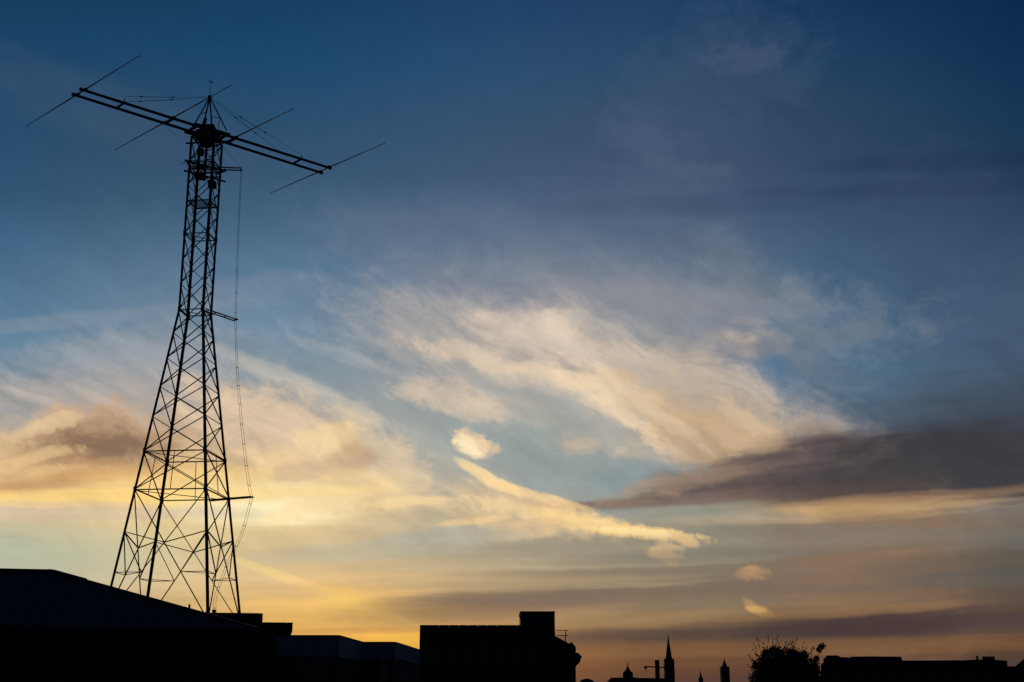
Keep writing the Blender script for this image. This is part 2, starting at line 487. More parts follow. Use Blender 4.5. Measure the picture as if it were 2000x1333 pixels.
# ------------------------------------------------------------------ materials
def mat(name, c, rough=.8, metal=0., var=.35, scale=6., bump=0., spec=.15):
    m = bpy.data.materials.new(name); m.use_nodes = True
    nt = m.node_tree; b = nt.nodes['Principled BSDF']
    b.inputs['Roughness'].default_value = rough; b.inputs['Metallic'].default_value = metal
    b.inputs['Specular IOR Level'].default_value = spec
    co = nt.nodes.new('ShaderNodeTexCoord'); n = nt.nodes.new('ShaderNodeTexNoise')
    n.inputs['Scale'].default_value = scale; n.inputs['Detail'].default_value = 5
    nt.links.new(co.outputs['Object'], n.inputs['Vector'])
    r = nt.nodes.new('ShaderNodeValToRGB')
    r.color_ramp.elements[0].position = .3; r.color_ramp.elements[1].position = .7
    r.color_ramp.elements[0].color = (*[v * (1 - var) for v in c], 1)
    r.color_ramp.elements[1].color = (*[min(1, v * (1 + var)) for v in c], 1)
    nt.links.new(n.outputs[0], r.inputs[0]); nt.links.new(r.outputs[0], b.inputs['Base Color'])
    if bump:
        bp = nt.nodes.new('ShaderNodeBump'); bp.inputs['Strength'].default_value = bump; bp.inputs['Distance'].default_value = .03
        nt.links.new(n.outputs[0], bp.inputs['Height']); nt.links.new(bp.outputs[0], b.inputs['Normal'])
    return m


M = dict(
    steel=mat('weathered_steel', (.060, .056, .052), .7, .0),
    wire=mat('dark_wire', (.050, .048, .046), .7),
    boom=mat('dull_aluminium', (.075, .075, .075), .6),
    deck=mat('deck_grating', (.05, .048, .045), .8),
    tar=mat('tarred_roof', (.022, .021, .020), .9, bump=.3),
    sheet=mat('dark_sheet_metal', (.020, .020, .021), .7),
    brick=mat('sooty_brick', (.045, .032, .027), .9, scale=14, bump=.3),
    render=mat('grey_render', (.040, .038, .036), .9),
    fascia=mat('pale_metal_fascia', (.19, .20, .215), .7, var=.12, scale=2),
    pale=mat('pale_paint', (.16, .15, .14), .8, var=.15),
    glass=mat('window_glass', (.012, .013, .015), .12, spec=.5, var=.1),
    frame=mat('window_frame', (.06, .06, .06), .6),
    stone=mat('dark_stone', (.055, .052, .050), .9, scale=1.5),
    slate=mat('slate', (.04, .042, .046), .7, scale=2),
    leaf=mat('leaves', (.045, .055, .024), .7, scale=2),
    bark=mat('bark', (.045, .036, .028), .95),
    asphalt=mat('asphalt', (.045, .045, .047), .95, scale=3, bump=.2),
    paving=mat('paving', (.16, .155, .15), .9, scale=2),
    paint=mat('road_paint', (.7, .7, .68), .8, var=.1),
    earth=mat('ground', (.06, .058, .05), 1, scale=.05),
)


# ------------------------------------------------------------------ mesh helpers
class MB:
    def __init__(s):
        s.v, s.f = [], []

    def add(s, vs, fs):
        o = len(s.v); s.v += [tuple(p) for p in vs]; s.f += [tuple(i + o for i in f) for f in fs]
        return s

    def frame_box(s, o, ex, ey, ez):            # corner and three edge vectors
        o, ex, ey, ez = Vector(o), Vector(ex), Vector(ey), Vector(ez)
        p = [o, o + ex, o + ex + ey, o + ey]
        p += [q + ez for q in p]
        return s.add(p, [(3, 2, 1, 0), (4, 5, 6, 7), (0, 1, 5, 4), (1, 2, 6, 5), (2, 3, 7, 6), (3, 0, 4, 7)])

    def box(s, c, d):
        c, d = Vector(c), Vector(d)
        return s.frame_box(c - d / 2, (d.x, 0, 0), (0, d.y, 0), (0, 0, d.z))

    def tube(s, pts, rs, n=6, cap=True):
        pts = [Vector(p) for p in pts]
        if not hasattr(rs, '__len__'):
            rs = [rs] * len(pts)
        base = len(s.v); up = None
        for i, p in enumerate(pts):
            d = (pts[min(i + 1, len(pts) - 1)] - pts[max(i - 1, 0)]).normalized()
            if up is None:
                up = d.orthogonal().normalized()
            up = (up - d * up.dot(d)).normalized()
            w = d.cross(up)
            for k in range(n):
                a = 2 * math.pi * k / n
                s.v.append(tuple(p + (up * math.cos(a) + w * math.sin(a)) * rs[i]))
        for i in range(len(pts) - 1):
            for k in range(n):
                a, b = base + i * n + k, base + i * n + (k + 1) % n
                s.f.append((a, b, b + n, a + n))
        if cap:
            s.f.append(tuple(base + k for k in reversed(range(n))))
            s.f.append(tuple(base + (len(pts) - 1) * n + k for k in range(n)))
        return s

    def bar(s, a, b, w, h=None, up=(0, 0, 1)):  # rectangular bar between two points
        a, b = Vector(a), Vector(b); h = h or w
        d = (b - a).normalized(); up = Vector(up)
        if abs(d.dot(up)) > .95:
            up = Vector((0, 1, 0))
        x = d.cross(up).normalized(); y = x.cross(d)
        return s.frame_box(a - x * w / 2 - y * h / 2, x * w, y * h, b - a)

    def angle(s, pts, f1, f2, w, t):            # L-section along a path, flanges towards f1 and f2
        pts = [Vector(p) for p in pts]; f1, f2 = Vector(f1).normalized(), Vector(f2).normalized()
        prof = [(0, 0), (w, 0), (w, t), (t, t), (t, w), (0, w)]
        base = len(s.v)
        for p in pts:
            for a, b in prof:
                s.v.append(tuple(p + f1 * a + f2 * b))
        n = 6
        for i in range(len(pts) - 1):
            for k in range(n):
                a, b = base + i * n + k, base + i * n + (k + 1) % n
                s.f.append((a, b, b + n, a + n))
        s.f.append(tuple(base + k for k in reversed(range(n))))
        s.f.append(tuple(base + (len(pts) - 1) * n + k for k in range(n)))
        return s

    def prism(s, poly, ext):                    # closed polygon swept along a vector
        ext = Vector(ext); n = len(poly)
        p = [Vector(q) for q in poly]; p += [q + ext for q in p]
        fs = [tuple(range(n)), tuple(reversed(range(n, 2 * n)))]
        fs += [((i + 1) % n, i, n + i, n + (i + 1) % n) for i in range(n)]
        return s.add(p, fs)

    def lathe(s, c, prof, n=16):                # profile of (radius, z) about a vertical axis at c
        c = Vector(c); base = len(s.v)
        for r, z in prof:
            for k in range(n):
                a = 2 * math.pi * (k + .5) / n
                s.v.append((c.x + r * math.cos(a), c.y + r * math.sin(a), c.z + z))
        for i in range(len(prof) - 1):
            for k in range(n):
                a, b = base + i * n + k, base + i * n + (k + 1) % n
                s.f.append((a, b, b + n, a + n))
        s.f.append(tuple(base + k for k in reversed(range(n))))
        s.f.append(tuple(base + (len(prof) - 1) * n + k for k in range(n)))
        return s

    def mesh(s, name, m, fix=True):
        me = bpy.data.meshes.new(name)
        me.from_pydata(s.v, [], s.f); me.materials.append(M[m])
        if fix:
            bm = bmesh.new(); bm.from_mesh(me); bmesh.ops.recalc_face_normals(bm, faces=bm.faces); bm.to_mesh(me); bm.free()
        return me

    def build(s, name, m, parent=None, fix=True):
        o = bpy.data.objects.new(name, s.mesh(name, m, fix)); col.objects.link(o)
        if parent:
            o.parent = parent
            top = parent if parent.parent is None else parent.parent
            if parent.parent is None and parent.type == 'EMPTY':
                o.matrix_parent_inverse = Matrix.Translation(-parent.location)
        return o


def tag(o, label=None, cat=None, group=None, kind=None):
    for k, v in (('label', label), ('category', cat), ('group', group), ('kind', kind)):
        if v:
            o[k] = v
    return o


def thing(name, loc, label, cat, group=None):
    o = bpy.data.objects.new(name, None); col.objects.link(o); o.location = loc; o.empty_display_size = .5
    return tag(o, label, cat, group)


def hidden_child(parent, mb, name, m):          # a sub-part: its parent is a mesh part at the origin of the thing
    o = bpy.data.objects.new(name, mb.mesh(name, m)); col.objects.link(o); o.parent = parent
    return o


# ------------------------------------------------------------------ ground
g = MB().add([(-4000, -400, 0), (4000, -400, 0), (4000, 9000, 0), (-4000, 9000, 0)], [(0, 1, 2, 3)]).build('ground', 'earth')
tag(g, kind='structure')
rd = MB().frame_box((-4.2, -30, -.05), (9, 0, 0), (0, 260, 0), (0, 0, .06)).build('road', 'asphalt'); tag(rd, kind='structure')
for k in range(22):
    MB().box((.3, -24 + k * 11, .0145), (.12, 4, .001)).build('lane_marking', 'paint', rd)
for nm, x0, w in (('pavement', -7.2, 2.9), ('pavement', 4.9, 2.9)):
    p = MB().frame_box((x0, -30, -.05), (w, 0, 0), (0, 260, 0), (0, 0, .17)).build(nm, 'paving'); tag(p, kind='structure')
    kx = x0 + w if x0 < 0 else x0 - .15
    MB().frame_box((kx, -30, -.05), (.148, 0, 0), (0, 260, 0), (0, 0, .185)).build('kerb', 'render', p)


# ------------------------------------------------------------------ buildings
def facing(px, Y):                              # frame at a bearing: right, back
    d = at(px, 1390, Y); b = Vector((d.x, d.y, 0)).normalized(); r = Vector((b.y, -b.x, 0))
    return r, b


class Plane:
    """A vertical wall plane square to the line of sight through px, Y metres out; pt() puts a pixel onto it."""
    def __init__(s, px, Y):
        s.r, s.b = facing(px, Y); s.o = at(px, 1390, Y); s.o.z = 0
        s.dist = s.o.dot(s.b)

    def pt(s, x, y, back=0.):
        q = ray(x, y); t = (s.dist + back) / (q.x * s.b.x + q.y * s.b.y)
        return q * t + Vector((0, 0, EYE))

    def poly(s, pts, back=0.):
        return [s.pt(x, y, back) for x, y in pts]

    def down(s, pts, back=0.):                  # outline carried down to the ground
        P = s.poly(pts, back)
        a, b = P[0].copy(), P[-1].copy(); a.z = b.z = 0
        return [a] + P + [b]


def window(pl, x0, y0, x1, y1, parent, proud=.02):
    a, b, c = pl.pt(x0, y1), pl.pt(x1, y1), pl.pt(x0, y0)
    ex, ez = b - a, c - a
    ex.z = 0; ez = Vector((0, 0, (c - a).z))
    t = .07
    eu, n = ex.normalized(), -pl.b
    m = MB()
    m.frame_box(a + n * .0, ex, n * .05, Vector((0, 0, t)))
    m.frame_box(a + ez - Vector((0, 0, t)), ex, n * .05, Vector((0, 0, t)))
    for q in (0, .5, 1):
        m.frame_box(a + ex * q - eu * (t * q) + Vector((0, 0, t)), eu * t, n * .045, ez - Vector((0, 0, 2 * t)))
    f = m.build('window', 'frame', parent)
    hidden_child(f, MB().frame_box(a + eu * .01 + n * .003 + Vector((0, 0, .01)), ex - eu * .02, n * .012, ez - Vector((0, 0, .02))), 'pane', 'glass')
    hidden_child(f, MB().frame_box(a - eu * .08 - Vector((0, 0, .1)), ex + eu * .16, n * .12, Vector((0, 0, .095))), 'sill', 'render')
    return f


# left: warehouse with a hipped roof
wp = Plane(470, 60)
loc = wp.pt(250, 1390); loc.z = 0
wh = thing('warehouse', loc, 'black low warehouse with long sloping hipped roof in front of the tower legs', 'warehouse')
eR = wp.pt(506, 1234.5)
eL = wp.pt(-640, 1234.5); eL.z = eR.z
DEP = 17.
rz = wp.pt(100, 1121, DEP / 2).z
ridR = wp.pt(100, 1121, DEP / 2)
ridL = eL + wp.r * 7 + wp.b * DEP / 2; ridL.z = ridR.z
bR, bL = eR + wp.b * DEP, eL + wp.b * DEP
ov = .35
q = [Vector((p.x, p.y, 0)) for p in (eL + wp.r * ov + wp.b * ov, eR - wp.r * ov + wp.b * ov, bR - wp.r * ov - wp.b * ov, bL + wp.r * ov - wp.b * ov)]
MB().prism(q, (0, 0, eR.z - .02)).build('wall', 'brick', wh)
th = Vector((0, 0, .16))
rf = MB()
P = [eL, eR, bR, bL, ridL, ridR]
rf.add([p for p in P] + [p + th for p in P],
       [(6, 7, 11, 10), (7, 8, 11), (8, 9, 10, 11), (9, 6, 10), (0, 5, 1), (0, 4, 5), (1, 5, 2), (2, 5, 4, 3), (3, 4, 0),
        (0, 1, 7, 6), (1, 2, 8, 7), (2, 3, 9, 8), (3, 0, 6, 9)])
roof = rf.build('roof', 'sheet', wh)
seam = Vector((0, 0, .16))
for k in range(34):                             # standing seams of the front slope
    f = (k + .5) / 34
    a = eL.lerp(eR, f)
    xr = (a - eL).dot(wp.r); L0 = (ridL - eL).dot(wp.r); L1 = (ridR - eL).dot(wp.r); LL = (eR - eL).dot(wp.r)
    t = min(1, xr / L0, (LL - xr) / (LL - L1))
    b = a + wp.b * DEP / 2 * t; b.z = eR.z + (ridR.z - eR.z) * t
    hidden_child(roof, MB().bar(a + seam, b + seam, .04, .05), 'standing_seam', 'sheet')
hidden_child(roof, MB().bar(ridL + seam, ridR + seam + wp.r * .1, .5, .07), 'ridge_cap', 'sheet')
t0 = .17
hc = ridR.lerp(eR, t0)
hidden_child(roof, MB().bar(ridR + seam * 1.1, hc + seam * 1.1, .42, .09), 'hip_cap', 'sheet')
hidden_child(roof, MB().bar(hc + seam, eR + seam, .3, .05), 'hip_cap', 'sheet')
MB().bar(eL - wp.b * .06 - Vector((0, 0, .07)), eR - wp.b * .06 - Vector((0, 0, .07)), .13, .12).build('gutter', 'sheet', wh)
vb = wp.pt(370, 1195, 2.6)
vp = MB().tube([vb - Vector((0, 0, .8)), wp.pt(370, 1181, 2.6)], .05, 8).build('vent_pipe', 'sheet', wh)
for x in (70, 100):
    window(Plane(470, 60.35), x, 1243, x + 16, 1260, wh)

# the flat-roofed block that carries the tower
bp = Plane(505, 92)
loc = bp.pt(350, 1390); loc.z = 0
bl = thing('flat_roofed_block', loc, 'black flat-roofed block beneath the lattice tower, stepping down at its end', 'building')
top = bp.pt(460, 1197.5).z
DECK = top - .42
a, b = bp.pt(30, 1198), bp.pt(512, 1198)
aw, bw = Vector((a.x, a.y, 0)), Vector((b.x, b.y, 0))
DEP2 = 21.
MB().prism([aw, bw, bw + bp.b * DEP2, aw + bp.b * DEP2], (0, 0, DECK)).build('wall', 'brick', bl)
dk = Vector((0, 0, DECK))
hh = Vector((0, 0, top - DECK - .1))
w3 = .3
for o, e in ((aw, bw), (bw, bw + bp.b * DEP2), (bw + bp.b * DEP2, aw + bp.b * DEP2), (aw + bp.b * DEP2, aw)):
    d = (e - o).normalized(); nrm = Vector((-d.y, d.x, 0))
    pz = MB().frame_box(o + dk + d * .0, (e - o) - d * w3, nrm * w3, hh).build('parapet', 'brick', bl)
    hidden_child(pz, MB().frame_box(o + dk + hh - nrm * .05 + d * .05, (e - o) - d * w3, nrm * (w3 + .1), (0, 0, .1)), 'coping', 'render')
# lower wing with an overhanging flat roof on a thin post
wz1, wz0 = bp.pt(540, 1217).z, bp.pt(540, 1234).z
a2, b2, c2 = bp.pt(512, 1234), bp.pt(553, 1234), bp.pt(571, 1234)
A2, B2 = Vector((a2.x, a2.y, 0)) - bp.r * .6, Vector((b2.x, b2.y, 0))
MB().prism([A2 + bp.b * .1, B2 + bp.b * .1, B2 + bp.b * 6, A2 + bp.b * 6], (0, 0, wz0 - .004)).build('wing_wall', 'render', bl)
C2 = Vector((c2.x, c2.y, 0))
Z0 = Vector((0, 0, wz0))
A2 = A2 + bp.b * .02
wr = MB().prism([A2 + Z0, C2 + bp.b * .02 + Z0, C2 + bp.b * 6.3 + Z0, A2 + bp.b * 6.3 + Z0], (0, 0, wz1 - wz0)).build('wing_roof', 'sheet', bl)
hidden_child(wr, MB().frame_box(A2 + Vector((0, 0, wz1)) + bp.b * .01, bp.r * (C2 - A2).dot(bp.r) + bp.r * .03, bp.b * 6.36, (0, 0, .035)), 'roof_edge', 'sheet')
pb = bp.pt(565, 1234, .3); pb.z = 0
MB().tube([pb, pb + Vector((0, 0, wz0 - .003))], .045, 8).build('post', 'steel', bl)
for k in range(3):
    window(bp, 420 + k * 32, 1240, 438 + k * 32, 1275, bl)
v = bp.pt(418, 1197, .6)
MB().lathe((v.x, v.y, DECK), [(.1, 0), (.1, .5), (.16, .52), (.16, .62), (.02, .68)], 10).build('roof_vent', 'sheet', bl)

# stepped building with a pale metal fascia
z = at(660, 1242, 75).z
pln = [at(541, 1238, 75), at(660, 1242, 75), atz(707, 1255, z), atz(770, 1255, z), atz(818, 1270, z)]
pln = [Vector((p.x, p.y, 0)) for p in pln]
back_ = [pln[4] + Vector((-.4, 9, 0)), pln[0] + Vector((-1, 26, 0))]
loc = (pln[1] + pln[0]) / 2
sb = thing('stepped_building', loc, 'low building with pale blue-grey metal fascia between two black blocks', 'building')
MB().prism(pln + back_, (0, 0, z - .06)).build('wall', 'render', sb)
for i in range(4):
    o, e = pln[i], pln[i + 1]
    d = (e - o).normalized(); nrm = Vector((d.y, -d.x, 0))
    fh = (1.15, 1.15, 1.0, .95)[i]
    ext = .0
    L = (e - o).length
    npan = max(1, round(L / 1.2))
    for k in range(npan):                       # fascia panels
        MB().frame_box(o + d * (L * k / npan + .012) + nrm * .003 + Vector((0, 0, z - fh)), d * (L / npan - .024), nrm * .06, (0, 0, fh - .02)).build('fascia_panel', 'fascia', sb)
    MB().frame_box(o - d * .02 + nrm * .001 + Vector((0, 0, z - .018)), d * (L + .04), nrm * .1, (0, 0, .05)).build('roof_edge', 'sheet', sb)
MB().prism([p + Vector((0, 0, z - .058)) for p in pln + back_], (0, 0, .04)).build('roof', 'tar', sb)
sp_ = Plane(600, 74.9)
for x in (592, 622, 652):
    window(sp_, x - 9, 1293, x + 9, 1330, sb)
o = pln[2].lerp(pln[3], .55)
MB().frame_box(o + Vector((0, -.14, 0)), (.5, 0, 0), (0, .135, 0), (0, 0, z - 1.02)).build('pilaster', 'pale', sb)

# brick block with a rooftop box
ep = Plane(955, 105)
loc = ep.pt(950, 1390); loc.z = 0
eb = thing('brick_block', loc, 'black flat-topped brick block with a square box on its roof', 'building')
top = ep.pt(900, 1223.5).z
a, b = ep.pt(820, 1225), ep.pt(1084, 1225)
a.z = b.z = 0
MB().prism([a, b, b + ep.b * 14, a + ep.b * 14], (0, 0, top)).build('wall', 'brick', eb)
for k in range(14):                             # coping stones
    o = a.lerp(b, k / 14)
    MB().frame_box(o - ep.b * .06 + ep.r * .012 + Vector((0, 0, top + .002)), (b - a) / 14 - ep.r * .024, ep.b * .4, (0, 0, .085)).build('coping_stone', 'stone', eb)
z0, z1 = top + .003, ep.pt(1050, 1193.5).z
o, e = ep.pt(1017, 1200, .5), ep.pt(1083.5, 1200, .5)
o.z = e.z = z0
ph = MB().prism([o, e, e + ep.b * 4.5, o + ep.b * 4.5], (0, 0, z1 - z0 - .12)).build('stair_house', 'brick', eb)
hidden_child(ph, MB().prism([o - ep.r * .05 - ep.b * .05 + Vector((0, 0, z1 - z0 - .118)), e + ep.r * .02 - ep.b * .05 + Vector((0, 0, z1 - z0 - .118)), e + ep.r * .02 + ep.b * 4.55 + Vector((0, 0, z1 - z0 - .118)), o - ep.r * .05 + ep.b * 4.55 + Vector((0, 0, z1 - z0 - .118))], (0, 0, .12)), 'roof', 'tar')
cl_ = ep.pt(1016, 1205, 1); hidden_child(ph, MB().box(cl_, (.12, .2, .2)), 'lamp_bracket', 'steel')
for k in range(7):
    x = 838 + k * 33
    window(ep, x, 1262, x + 15, 1302, eb)

# neighbour with a sloping roof and a bracketed cornice in profile
np_ = Plane(1095, 118)
loc = np_.pt(1100, 1390); loc.z = 0
nb = thing('corniced_house', loc, 'black house with sloping roof end and bulging bracketed cornice beside the brick block', 'house')
out = [(1050, 1233), (1062, 1233), (1085, 1243), (1112, 1257.5), (1124, 1262)]
MB().prism(np_.down(out), np_.b * 12).build('wall', 'render', nb)
co = [(1109, 1258.5), (1113, 1256), (1118, 1254.8), (1120, 1259), (1124.5, 1263), (1125, 1271), (1124.2, 1275), (1130, 1275.5), (1132, 1279), (1137, 1281.5), (1135, 1287), (1131, 1290), (1128, 1294), (1124.2, 1298), (1120, 1298)]
cn = MB().prism(np_.poly(co, .3), np_.b * 11).build('cornice', 'stone', nb)
for k in range(6):
    br = [(1124, 1284), (1131, 1284.5), (1134, 1288), (1130, 1292), (1126, 1299), (1124, 1303)]
    hidden_child(cn, MB().prism(np_.poly(br, .05 + k * 2.1), np_.b * .22), 'bracket', 'stone')

# aerial on that roof
fp = np_.pt(1104, 1254, 2)
ae = thing('rooftop_aerial', fp, 'thin television aerial on the sloping roof beside the rooftop box', 'aerial')
MB().tube([np_.pt(1104, 1258, 2), np_.pt(1105, 1231.5, 2)], [.05, .035], 6).build('mast', 'wire', ae)
for y, x0, x1 in ((1232, 1087, 1110), (1242, 1088, 1109)):
    bm_ = MB().tube([np_.pt(x0, y, 2), np_.pt(x1, y, 2)], .028, 6).build('boom', 'wire', ae)
    for k in range(7):
        c = np_.pt(x0 + (x1 - x0) * k / 6, y, 2)
        L = .42 - .03 * k
        hidden_child(bm_, MB().tube([c - np_.b * L, c + np_.b * L], .012, 5), 'element', 'wire')

# right: long low building with rooftop boxes
lp = Plane(1780, 115)
loc = lp.pt(1780, 1390); loc.z = 0
lb = thing('long_building', loc, 'long low black building with flat rooftop boxes right of the tree', 'building')
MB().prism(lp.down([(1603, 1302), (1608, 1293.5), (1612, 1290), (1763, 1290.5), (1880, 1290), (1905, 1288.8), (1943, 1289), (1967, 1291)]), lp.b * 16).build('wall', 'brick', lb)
for nm, o, bk, d in (('roof_monitor', [(1608, 1292), (1608, 1288), (1615, 1280.5), (1637, 1280.5), (1637, 1292)], .6, 6),
                     ('long_monitor', [(1660, 1291.5), (1661, 1283), (1700, 1282.3), (1760, 1283), (1763, 1291.5)], .5, 7),
                     ('roof_box', [(1918.5, 1290), (1918.5, 1282.5), (1943, 1282.5), (1943, 1290)], .4, 5),
                     ('chimney', [(1906.5, 1290), (1906.5, 1281), (1911, 1281.5), (1911, 1290)], .5, .7)):
    MB().prism(lp.poly(o, bk), lp.b * d).build(nm, 'sheet', lb)
MB().prism(lp.poly([(1638, 1291), (1638, 1283.5), (1659, 1284.5), (1659, 1291)], 1.2), lp.b * 3).build('skylight', 'pale', lb)
for k in range(9):
    x = 1630 + k * 36
    window(lp, x, 1308, x + 14, 1330, lb)
gp = Plane(1990, 150)
loc = gp.pt(2000, 1390); loc.z = 0
gh = thing('gabled_house', loc, 'low dark house with a pitched roof at the far right edge', 'house')
MB().prism(gp.down([(1960, 1301.5), (1984, 1302), (2003, 1302), (2050, 1302)]), gp.b * 10).build('wall', 'render', gh)
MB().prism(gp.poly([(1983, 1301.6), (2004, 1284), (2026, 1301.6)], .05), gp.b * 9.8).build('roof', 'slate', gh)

# far skyline
def far(name, px, Y, label, cat):
    pl = Plane(px, Y); l = pl.pt(px, 1390); l.z = 0
    return pl, thing(name, l, label, cat)


pl, t = far('church', 1309, 720, 'tall church tower with needle spire, highest on the skyline', 'church')
c = pl.pt(1309.5, 1390, 3); c.z = 0
u = 720 / FPX * 1.0
zt = lambda y: pl.pt(1309.5, y, 3).z
MB().lathe(c, [(9.3 * 1.41 * u, 0), (9.3 * 1.41 * u, zt(1291)), (8.6 * 1.41 * u, zt(1288))], 4).build('tower', 'stone', t)
sp = MB().lathe((c.x, c.y, zt(1290)), [(7.2 * u, 0), (6.2 * u, zt(1284) - zt(1290)), (2.2 * u, zt(1256) - zt(1290)), (.35 * u, zt(1240) - zt(1290)), (.1 * u, zt(1237) - zt(1290))], 8).build('spire', 'slate', t)
for sx_, sy_ in ((-1, -1), (-1, 1), (1, -1), (1, 1)):
    MB().lathe(c + pl.r * sx_ * 8.2 * u + pl.b * sy_ * 8.2 * u + Vector((0, 0, zt(1292))), [(1.4 * u, 0), (1.3 * u, 2 * u), (.1 * u, 6.5 * u)], 6).build('pinnacle', 'stone', t)
nv = c + pl.b * 3
MB().prism([nv - pl.r * 7 * u + Vector((0, 0, 0)), nv + pl.r * 7 * u, nv + pl.r * 7 * u + Vector((0, 0, zt(1328))), nv + Vector((0, 0, zt(1318))), nv - pl.r * 7 * u + Vector((0, 0, zt(1328)))], pl.b * 24).build('nave', 'stone', t)
for s_ in (-1, 1):
    MB().frame_box(c - pl.b * 9.6 * u + pl.r * (s_ * 3.6 - 1.4) * u + Vector((0, 0, zt(1308))), pl.r * 2.8 * u, pl.b * .5, (0, 0, zt(1297) - zt(1308))).build('belfry_louvre', 'slate', t)

pl, t = far('domed_hall', 1245, 640, 'long low roof with a small onion dome and finial left of the spire', 'hall')
u = 640 / FPX
MB().prism(pl.down([(1184, 1334), (1194, 1324), (1240, 1323.5), (1247, 1324.5), (1300, 1325)]), pl.b * 18).build('roof_block', 'slate', t)
c = pl.pt(1226.5, 1326, 4); zt = lambda y: pl.pt(1226.5, y, 4).z - c.z
lan = MB().lathe(c, [(10 * u, 0), (10 * u, zt(1319)), (10.6 * u, zt(1318)), (9.6 * u, zt(1314.5)), (6 * u, zt(1311)), (3.1 * u, zt(1307)), (2.2 * u, zt(1304)), (.9 * u, zt(1300)), (.3 * u, zt(1293))], 12).build('onion_dome', 'slate', t)
hidden_child(lan, MB().lathe(c + Vector((0, 0, zt(1295))), [(.2 * u, 0), (.6 * u, .5 * u), (.1 * u, 3 * u)], 6), 'finial', 'steel')

pl, t = far('mast_crane', 1286, 660, 'thick dark mast with a horizontal jib beside the tall church spire', 'crane')
u = 660 / FPX
c = pl.pt(1286.3, 1390, 0); c.z = 0
zt = lambda y: pl.pt(1286.3, y).z
MB().frame_box(c - pl.r * 4.3 * u, pl.r * 8.6 * u, pl.b * 8.6 * u, (0, 0, zt(1291))).build('mast', 'stone', t)
MB().frame_box(c - pl.r * 4.7 * u - pl.b * .4 * u + Vector((0, 0, zt(1291) + .01)), pl.r * 9.4 * u, pl.b * 9.4 * u, (0, 0, .35)).build('cap', 'stone', t)
jb = MB().bar(pl.pt(1258.5, 1302.5, -.3), pl.pt(1299, 1304, -.3), .45, .62).build('jib', 'steel', t)
tr = MB().box(pl.pt(1260.5, 1304.5, -.3), (1.3, .8, 1.25)).build('trolley', 'steel', t)
hidden_child(tr, MB().tube([pl.pt(1262, 1306, -.3), pl.pt(1262.5, 1313, -.3)], [.12, .2], 6), 'hook', 'steel')

for px, Y, ytop, ysh, hw, label, nm in ((1418.8, 680, 1283.5, 1303, 8.2, 'square church tower with a short pointed cap right of the tall spire', 'capped_tower'),
                                     (1371, 760, 1307, 1324, 4.2, 'small thin spire between the tall spire and the capped tower', 'small_spire')):
    pl, t = far(nm, px, Y, label, 'tower')
    u = Y / FPX; c = pl.pt(px, 1390, 2); c.z = 0; zt = lambda y: pl.pt(px, y, 2).z
    MB().lathe(c, [(hw * 1.38 * u, 0), (hw * 1.38 * u, zt(ysh + 1.5)), (hw * 1.2 * u, zt(ysh))], 4).build('tower', 'stone', t)
    MB().lathe(c + Vector((0, 0, zt(ysh + 1))), [(hw * .74 * u, 0), (hw * .3 * u, (zt(ytop + 8) - zt(ysh)) * .9), (.35 * u, zt(ytop + 3) - zt(ysh)), (.12 * u, zt(ytop) - zt(ysh))], 8).build('spire', 'slate', t)
    if hw > 5:
        for sx_, sy_ in ((-1, -1), (-1, 1), (1, -1), (1, 1)):
            MB().lathe(c + pl.r * sx_ * 6.6 * u + pl.b * sy_ * 6.6 * u + Vector((0, 0, zt(ysh + 2))), [(1 * u, 0), (.9 * u, 1.5 * u), (.1 * u, 4 * u)], 6).build('pinnacle', 'stone', t)

pl, t = far('round_dome', 1147, 520, 'low round dome just above the bottom edge beside the corniced house', 'dome')
u = 520 / FPX; c = pl.pt(1147, 1390, 4); c.z = 0; zt = lambda y: pl.pt(1147, y, 4).z
MB().lathe(c, [(15 * u, 0), (15 * u, zt(1334))], 20).build('drum', 'stone', t)
MB().lathe(c + Vector((0, 0, zt(1334) - .01)), [(15.5 * u, 0), (13.8 * u, 2.6 * u), (10.5 * u, 5.2 * u), (6 * u, 7 * u), (1.5 * u, 7.8 * u)], 20).build('dome_roof', 'slate', t)

# ------------------------------------------------------------------ lattice tower
TX, TY, PHI = -25.06, 100., R(6.0)
U, V = Vector((math.cos(PHI), -math.sin(PHI), 0)), Vector((math.sin(PHI), math.cos(PHI), 0))
KZ, TZ, FZ = 30.38 + EYE, 45.12 + EYE, DECK + .06
CS = {'A': (-1, -1), 'B': (-1, 1), 'C': (1, -1), 'D': (1, 1)}
FACES = ('AC', 'BD', 'AB', 'CD')


def side(z):
    return 2.07 if z >= KZ else 2.07 + (KZ - z) * .2425


def node(k, z):
    s = side(z) / 2
    return Vector((TX, TY, z)) + U * CS[k][0] * s + V * CS[k][1] * s


tw = thing('lattice_tower', (TX, TY, DECK), 'tall dark steel lattice tower with splayed legs standing on the flat roof', 'tower')
for k, (a, b) in CS.items():
    MB().angle([node(k, FZ), node(k, KZ), node(k, TZ)], U * -a, V * -b, .19, .022).build('leg', 'steel', tw)
    f = node(k, FZ)
    MB().box(f + (U * -a + V * -b) * .08 + Vector((0, 0, -.03)), (.62, .62, .05)).build('foot_plate', 'steel', tw)
    for z in (KZ, 18.85 + EYE, 15.88 + EYE, 36.73 + EYE, FZ + .55):    # splice plates at the heavy joints
        p = node(k, z)
        MB().frame_box(p - U * a * -.012 + Vector((0, 0, -.22)) + U * a * .012, U * -a * .26, V * b * .02, (0, 0, .44)).build('gusset_plate', 'steel', tw)


def brace(p, q_, w, name='brace'):
    return MB().bar(p, q_, w, w * .8).build(name, 'steel', tw)


